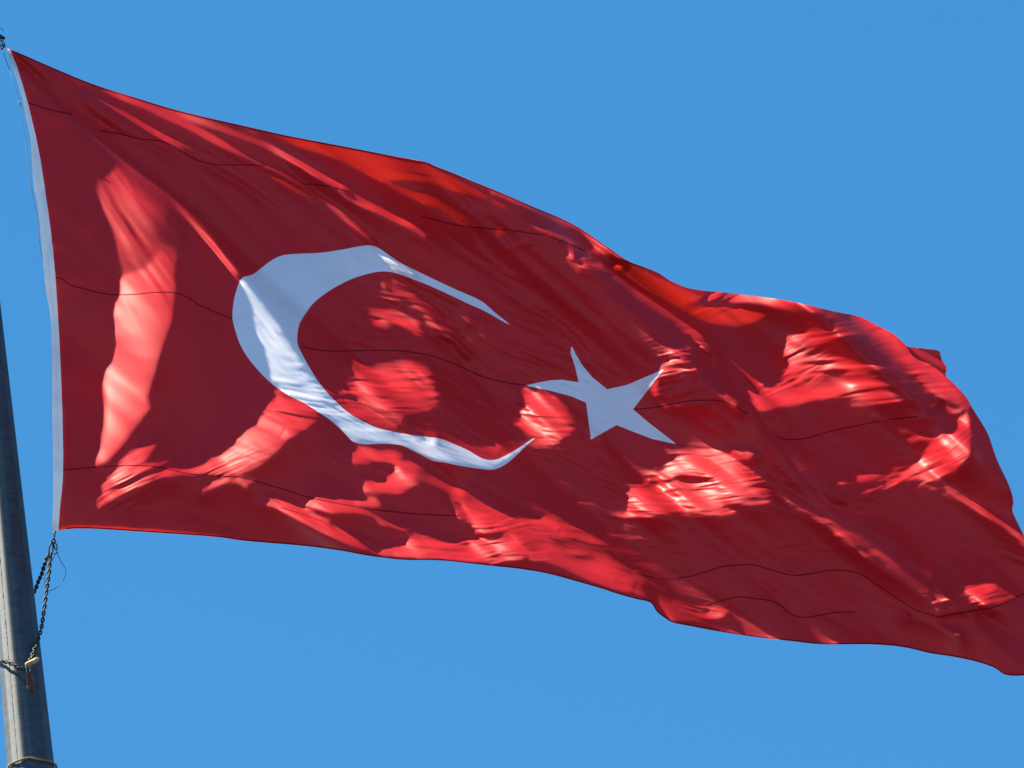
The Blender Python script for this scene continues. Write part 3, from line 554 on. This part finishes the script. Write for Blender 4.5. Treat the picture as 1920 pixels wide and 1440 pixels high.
# ------------------------------------------------------------------ the flag
LAT = 1.8
lx = np.arange(-4, 1976, LAT); ly = np.arange(78, 1276, LAT); LX, LY = np.meshgrid(lx, ly)
V = np.column_stack([LX.ravel(), LY.ravel()]); nxl = len(lx)
q = (np.arange(len(ly) - 1)[:, None] * nxl + np.arange(nxl - 1)[None]).ravel()
T = np.vstack([np.column_stack([q, q + nxl, q + 1]), np.column_stack([q + 1, q + nxl, q + nxl + 1])])
OUTL = np.vstack([spline(TOP, 7), spline(BOT[:-1], 7), spline(HL[::-1], 9)])
HR_POLY = np.array(HR + [(60, 1400), (-200, 1400), (-200, 0), (0, 80)], float)
_k = [CRES.index((959, 611)), CRES.index((1006, 819))]
CRES_S = np.vstack([spline(CRES[:_k[0] + 1], 6), spline(CRES[_k[0]:_k[1] + 1], 6)[1:], spline(CRES[_k[1]:], 6)[1:]]); STAR_S = np.array(STAR, float)
phi = signed(OUTL, V[:, 0], V[:, 1])
keep = (phi[T] > -6.9).any(1); V, T = compact(V, T[keep]); phi = signed(OUTL, V[:, 0], V[:, 1])
V, T, _ = split(V, T, phi)
V, T_band, T = split(V, T, signed(HR_POLY, V[:, 0], V[:, 1]))
V, T_cres, T = split(V, T, signed(CRES_S, V[:, 0], V[:, 1]))
V, T_star, T = split(V, T, signed(STAR_S, V[:, 0], V[:, 1]))
used, inv = np.unique(np.concatenate([T.ravel(), T_band.ravel(), T_cres.ravel(), T_star.ravel()]), return_inverse=True)
V = V[used]; n0, n1, n2 = T.size, T_band.size, T_cres.size
T, T_band, T_cres, T_star = (a.reshape(-1, 3) for a in np.split(inv.ravel(), [n0, n0 + n1, n0 + n1 + n2]))
hgt = relief(V[:, 0], V[:, 1])
e = 1.2
PX = world_pt(V[:, 0], V[:, 1], hgt)
du = world_pt(V[:, 0] + e, V[:, 1], relief(V[:, 0] + e, V[:, 1])) - world_pt(V[:, 0] - e, V[:, 1], relief(V[:, 0] - e, V[:, 1]))
dv = world_pt(V[:, 0], V[:, 1] + e, relief(V[:, 0], V[:, 1] + e)) - world_pt(V[:, 0], V[:, 1] - e, relief(V[:, 0], V[:, 1] - e))
NV = np.cross(dv, du); NV /= np.linalg.norm(NV, axis=1)[:, None]     # towards the camera
if (NV @ FWD).mean() > 0: NV = -NV

flag = empty('flag', surf([103.0], [992.0])[0])
tag(flag, 'huge red national flag with white crescent and five-pointed star, rippling in the wind', 'flag')
O3 = np.array(flag.location)
def cloth_part(name, Tn, m, parent):
    u, iv = np.unique(Tn, return_inverse=True); iv = iv.reshape(Tn.shape)
    tri = iv[:, [0, 1, 2]]; a = PX[u]; nn = np.cross(a[tri[:, 1]] - a[tri[:, 0]], a[tri[:, 2]] - a[tri[:, 0]])
    if (nn @ FWD).mean() > 0: tri = tri[:, ::-1]
    return mesh_obj(name, a, tri, m, parent, normals=NV[u])
cloth = cloth_part('cloth', T, RED, flag)
cloth_part('hoist_band', T_band, HOIST, flag)
cloth_part('crescent', T_cres, WHITE, flag)
cloth_part('star', T_star, WHITE, flag)

def ribbon(name, P, half, lift, m, parent):
    """a flat sewn strip lying on the cloth along P, with rounded cross-section"""
    S = spline(P, 3.0); t = np.gradient(S, axis=0); t /= np.linalg.norm(t, axis=1)[:, None]; nrm = np.column_stack([-t[:, 1], t[:, 0]])
    h0 = relief(S[:, 0], S[:, 1]); rows = []
    for o, l in ((-1, -.3), (-.6, .7), (0, 1), (.6, .7), (1, -.3)):
        qx = S + nrm * half * o; rows.append(world_pt(qx[:, 0], qx[:, 1], relief(qx[:, 0], qx[:, 1]) + lift * l))
    n = len(S); Vr = np.stack(rows, 1).reshape(-1, 3)
    F = [(i * 5 + k, i * 5 + k + 1, (i + 1) * 5 + k + 1, (i + 1) * 5 + k) for i in range(n - 1) for k in range(4)]
    return mesh_obj(name, Vr, F, m, parent)
for P in SEAMS: ribbon('seam', P, 1.1, .4, THREAD, flag)
mid = [((a[0] + b[0]) / 2, (a[1] + b[1]) / 2) for a, b in zip(spline(HL, 12)[:70], spline(HR, 12)[:70])]
ribbon('stitch_row', mid[1:-1:4], .5, .25, HOIST, flag)
inset = lambda P, d: np.column_stack([np.asarray(P, float)[:, 0], np.asarray(P, float)[:, 1] + d])
ribbon('hem', inset(BOT[:-1], -1.6), 1.3, .5, THREAD, flag)
ribbon('hem', inset(TOP[:28], 1.6), 1.3, .5, THREAD, flag)
# the folded-back corner of the fly, peeping out behind the upper edge
back = np.array([(1690, 652), (1701, 649.5), (1716, 651.5), (1736, 654), (1755, 656), (1762, 659), (1766, 675), (1775, 688), (1774, 700), (1773, 712), (1766, 722), (1740, 712), (1715, 690)], float)
bx, by = np.meshgrid(np.arange(1684, 1782, 2.0), np.arange(642, 728, 2.0)); Vb = np.column_stack([bx.ravel(), by.ravel()])
qb = (np.arange(bx.shape[0] - 1)[:, None] * bx.shape[1] + np.arange(bx.shape[1] - 1)[None]).ravel(); nb = bx.shape[1]
Tb = np.vstack([np.column_stack([qb, qb + nb, qb + 1]), np.column_stack([qb + 1, qb + nb, qb + nb + 1])])
Vb, Tb, _ = split(Vb, Tb, signed(back, Vb[:, 0], Vb[:, 1])); Vb, Tb = compact(Vb, Tb)
fold = (Vb[:, 1] - 652) * .9 - (Vb[:, 0] - 1700) * .45
hb = float(relief(np.array([1735.]), np.array([690.]))[0]) - 34 - TANE * ((Vb[:, 0] - 1735) * TC + (Vb[:, 1] - 690) * TS) * 1.1 + .355 * (-(Vb[:, 0] - 1735) * TS + (Vb[:, 1] - 690) * TC) + 2.5 * np.sin(fold / 7.0) + 1.0 * np.sin(fold / 3.2 + 1)
mesh_obj('folded_corner', world_pt(Vb[:, 0], Vb[:, 1], hb), Tb, RED, flag)

# ------------------------------------------------------------------ hardware at the hoist
def px_path(P, h, step=2.0):
    P = np.asarray(P, float); h = np.broadcast_to(np.asarray(h, float), (len(P),)); S = spline(np.column_stack([P, h]), step)
    return world_pt(S[:, 0], S[:, 1], S[:, 2])

def link_mesh(name, length, width, wire, m):
    a = np.linspace(0, 2 * np.pi, 20, endpoint=False); s = length - width
    C = np.column_stack([np.cos(a) * (width / 2 - wire), np.sin(a) * (width / 2 - wire) + np.where(np.sin(a) >= 0, s / 2, -s / 2), 0 * a])
    Vt, F = tube(C, wire, 8, closed=True); o = mesh_obj(name, Vt, F, m); me = o.data; bpy.data.objects.remove(o); return me

LINK = link_mesh('link', 11.0 * MPP, 8.2 * MPP, 1.6 * MPP, CHAINM)
def chain(name, W, label, pitch=6.6 * MPP, group=None):
    """W: world points of its run; one link every pitch, each turned a quarter from the last"""
    S = spline(W, pitch); root = empty(name, S[0]); tag(root, label, 'chain', group); Tn = np.gradient(S, axis=0); rs = np.random.RandomState(len(S))
    for i, (p, t) in enumerate(zip(S, Tn)):
        y = Vector(t).normalized(); z = Vector(-FWD); x = y.cross(z).normalized(); z = x.cross(y)
        M = Matrix((x, y, z)).transposed().to_4x4() @ Matrix.Rotation(math.radians((15 if i % 2 else 80) + rs.uniform(-12, 12)), 4, 'Y')
        o = bpy.data.objects.new('link', LINK); o.matrix_basis = Matrix.Translation(Vector(p)) @ M; link(o, root)
    return root
hc = H_HOIST
front_px = [(95, 1041), (93, 1057), (92, 1073), (88, 1103), (84, 1133), (80, 1163), (77, 1180)]
W1 = [world_pt(x, y, hc - 3 * i) for i, (x, y) in enumerate(front_px)]
W1 += [on_pole(x, y, .05) for x, y in ((71, 1200), (65, 1217), (59, 1233), (52, 1247))]
# keep the free run in front of the pole as it nears it
zf = [(CAM - p) @ -FWD for p in W1]; h_on = FPX * (1 - zf[7] / DIST)
W1[:7] = [world_pt(x, y, hc + (h_on - hc) * (i / 7) ** 1.3) for i, (x, y) in enumerate(front_px)]
chain('chain', W1, 'longer dark chain running from the flag\'s lower corner down to the padlock on the pole', group='chains on the flagpole')
W2 = [world_pt(x, y, hc - 4 - 17 * i) for i, (x, y) in enumerate([(89, 1043), (83, 1060), (78, 1077), (72, 1090), (66, 1106), (58, 1122)])]
chain('chain', W2, 'short dark chain slanting from the flag\'s lower corner to behind the grey pole', group='chains on the flagpole')
W3 = [on_pole(x, y, .06) for x, y in ((-14, 1237), (0, 1239), (10, 1241), (20, 1244), (30, 1249), (40, 1254), (49, 1252))]
chain('chain', W3, 'rusty chain wrapped round the pole\'s front at the padlock', group='chains on the flagpole')

# snap link at the flag's corner
sn = tag(empty('snap_hook', world_pt(96, 1022, hc)), 'dark snap hook between the flag\'s lower corner and the two chains', 'hook')
tube_obj('stem', px_path([(104, 995), (102.5, 1002), (101, 1010)], hc, 1.5), 1.5 * MPP, CHAINM, sn)
a = np.linspace(0, 2 * np.pi, 18, endpoint=False)
tube_obj('eye', world_pt(100 + 3.4 * np.cos(a), 1014.5 + 3.6 * np.sin(a), np.full(18, hc)), 1.5 * MPP, CHAINM, sn, 8, True)
tube_obj('body', world_pt(95.5 + 3.6 * np.cos(a) - .12 * (np.sin(a) * 12), 1031 + 12.5 * np.sin(a), np.full(18, hc - 1)), 1.5 * MPP, CHAINM, sn, 8, True)
tube_obj('side_link', world_pt(104 + 2.6 * np.cos(a) + .25 * (np.sin(a) * 7), 1024 + 7 * np.sin(a), np.full(18, hc + 1)), 1.2 * MPP, CHAINM, sn, 8, True)

wl_ = tag(empty('wire', world_pt(102, 1036, hc)), 'thin loose loop of dark wire hanging beside the chains under the flag\'s corner', 'wire', 'thin dark wires at the hoist')
loop = [(105.5, 1030), (107, 1036), (102.5, 1039), (99, 1050), (92, 1064), (86, 1076), (83.5, 1088), (85, 1100), (91, 1107), (100, 1105), (109, 1099), (118, 1088), (123, 1077), (122, 1065), (114, 1052), (109, 1042), (107, 1036)]
tube_obj('strand', px_path(loop, hc + 6), .55 * MPP, WIREM, wl_, 6)
for k in ((102.5, 1038.5), (107, 1036)):
    tube_obj('knot', px_path([(k[0] - 1.8, k[1] - 1), k, (k[0] + 1.6, k[1] + 1.2)], hc + 6, .8), np.array([.8, 1.6, 1.9, 1.6, .8, .8, .8])[:len(px_path([(k[0] - 1.8, k[1] - 1), k, (k[0] + 1.6, k[1] + 1.2)], hc + 6, .8))] * MPP, WIREM, wl_, 8)
hal = [(4, 93), (12.5, 116), (23, 145), (33, 177), (37.5, 195), (42, 231), (47, 264), (52, 302), (57, 335), (61, 365), (67, 395), (72, 423), (73, 444), (76, 465), (80, 485)]
hy = px_path(hal, [float(relief(np.array([x + 12.]), np.array([float(y)]))[0]) - 2 for x, y in hal], 3)
hw = tag(empty('wire', hy[0]), 'long thin dark wire hanging down beside the white hoist band from the top corner', 'wire', 'thin dark wires at the hoist')
tube_obj('strand', hy, .55 * MPP, WIREM, hw, 6)
tube_obj('clip', px_path([(36.5, 190), (38, 194), (38.5, 198)], float(relief(np.array([50.]), np.array([195.]))[0]), 1.5), 1.6 * MPP, STEEL, hw)

ht = float(relief(np.array([14.]), np.array([92.]))[0])
tp = tag(empty('pulley_hook', world_pt(4, 80, ht)), 'small dark rusty hook and links holding the flag\'s top corner', 'hook')
tube_obj('barrel', px_path([(-10, 66), (-2, 68.5), (4, 70.5), (8.5, 72)], ht, 2), np.array([4.6, 4.6, 4.8, 4.8, 4.8, 4.7, 4.5, 4.2, 3.4, 3, 3, 3])[:len(px_path([(-10, 66), (-2, 68.5), (4, 70.5), (8.5, 72)], ht, 2))] * MPP, CHAINM, tp, 12)
for cx, cy, rx, ry, sk in ((1.5, 80.5, 2.6, 5, .2), (5.5, 80, 2.2, 4.6, .35), (3.2, 88, 2.2, 3.4, .2), (8, 85.5, 1.8, 2.6, .3)):
    tube_obj('ring', world_pt(cx + rx * np.cos(a) + sk * ry * np.sin(a), cy + ry * np.sin(a), np.full(18, ht)), .9 * MPP, CHAINM, tp, 8, True)
tube_obj('tie', px_path([(1, 92.5), (3.5, 91), (6.5, 88.8), (10, 86.5)], ht, 1), 1.3 * MPP, CHAINM, tp)
tube_obj('spring_wire', px_path([(-6, 50), (0, 52), (4, 54.5), (7, 58.5)], ht, 1.5), .55 * MPP, CHAINM, tp, 6)

# grommet ring at the lower corner
gm = tag(empty('split_ring', world_pt(101, 999, hc)), 'tiny pale ring through the bottom of the white hoist band', 'ring')
tube_obj('loop', world_pt(101 + 2.6 * np.cos(a), 999.5 + 3 * np.sin(a), np.full(18, hc + 1)), .5 * MPP, STEEL, gm, 6, True)

# padlock, peg, rope on the pole
pk = on_pole(54, 1262, .06); pl = tag(empty('padlock', pk), 'brown weathered round-bodied padlock hanging from the chain on the pole', 'padlock')
hk = FPX * (1 - ((pk - CAM) @ FWD) / DIST)
bp_ = px_path([(53.0, 1261), (54.2, 1268), (56.5, 1282), (58.8, 1296.5)], hk, 1.2)
nb_ = len(bp_); tt = np.linspace(0, 1, nb_)
rb = 8.0 * np.clip(np.minimum(tt * 6 + .45, (1 - tt) * 14 + .9), 0, 1) * (1 - .05 * ((tt > .62) & (tt < .68))) * MPP
tube_obj('body', bp_, rb, BRASS, pl, 24)
tube_obj('shackle', px_path([(50, 1262), (49.5, 1252), (50.5, 1246), (53, 1243.5), (55.3, 1246), (56, 1253), (56.2, 1262)], hk, 1.2), 1.5 * MPP, STEEL, pl, 10)
pgp = px_path([(48.5, 1246.5), (56, 1243.6), (64, 1239.6), (70, 1236.2), (72.5, 1234.6)], hk + 3, 1.2)
peg = tube_obj('wooden_peg', pgp, np.interp(np.linspace(0, 1, len(pgp)), [0, .1, .5, .85, 1], [3.6, 4.5, 5.0, 4.6, 2.8]) * MPP, WOOD, None, 16)
tag(peg, 'stubby pale wooden peg tied into the chain above the padlock', 'peg')

zr = on_pole(66, 1423, 0)[2]; ang = np.linspace(0, 2 * np.pi, 260, endpoint=False); rr_ = pole_r(zr) + .012
ring = np.column_stack([P_AX[0] + np.cos(ang) * rr_, P_AX[1] + np.sin(ang) * rr_, zr + .012 * np.sin(3 * ang + 1) + .006 * np.sin(7 * ang)])
rope = tag(empty('rope', ring[0]), 'tan twisted rope tied once round the grey pole below the padlock', 'rope')
for k in range(3):
    tw = ang * 38 + k * 2 * np.pi / 3
    P = ring + np.column_stack([np.cos(ang) * np.cos(tw), np.sin(ang) * np.cos(tw), np.sin(tw)]) * 1.1 * MPP
    tube_obj('strand', P, 1.35 * MPP, ROPEM, rope, 6, True)
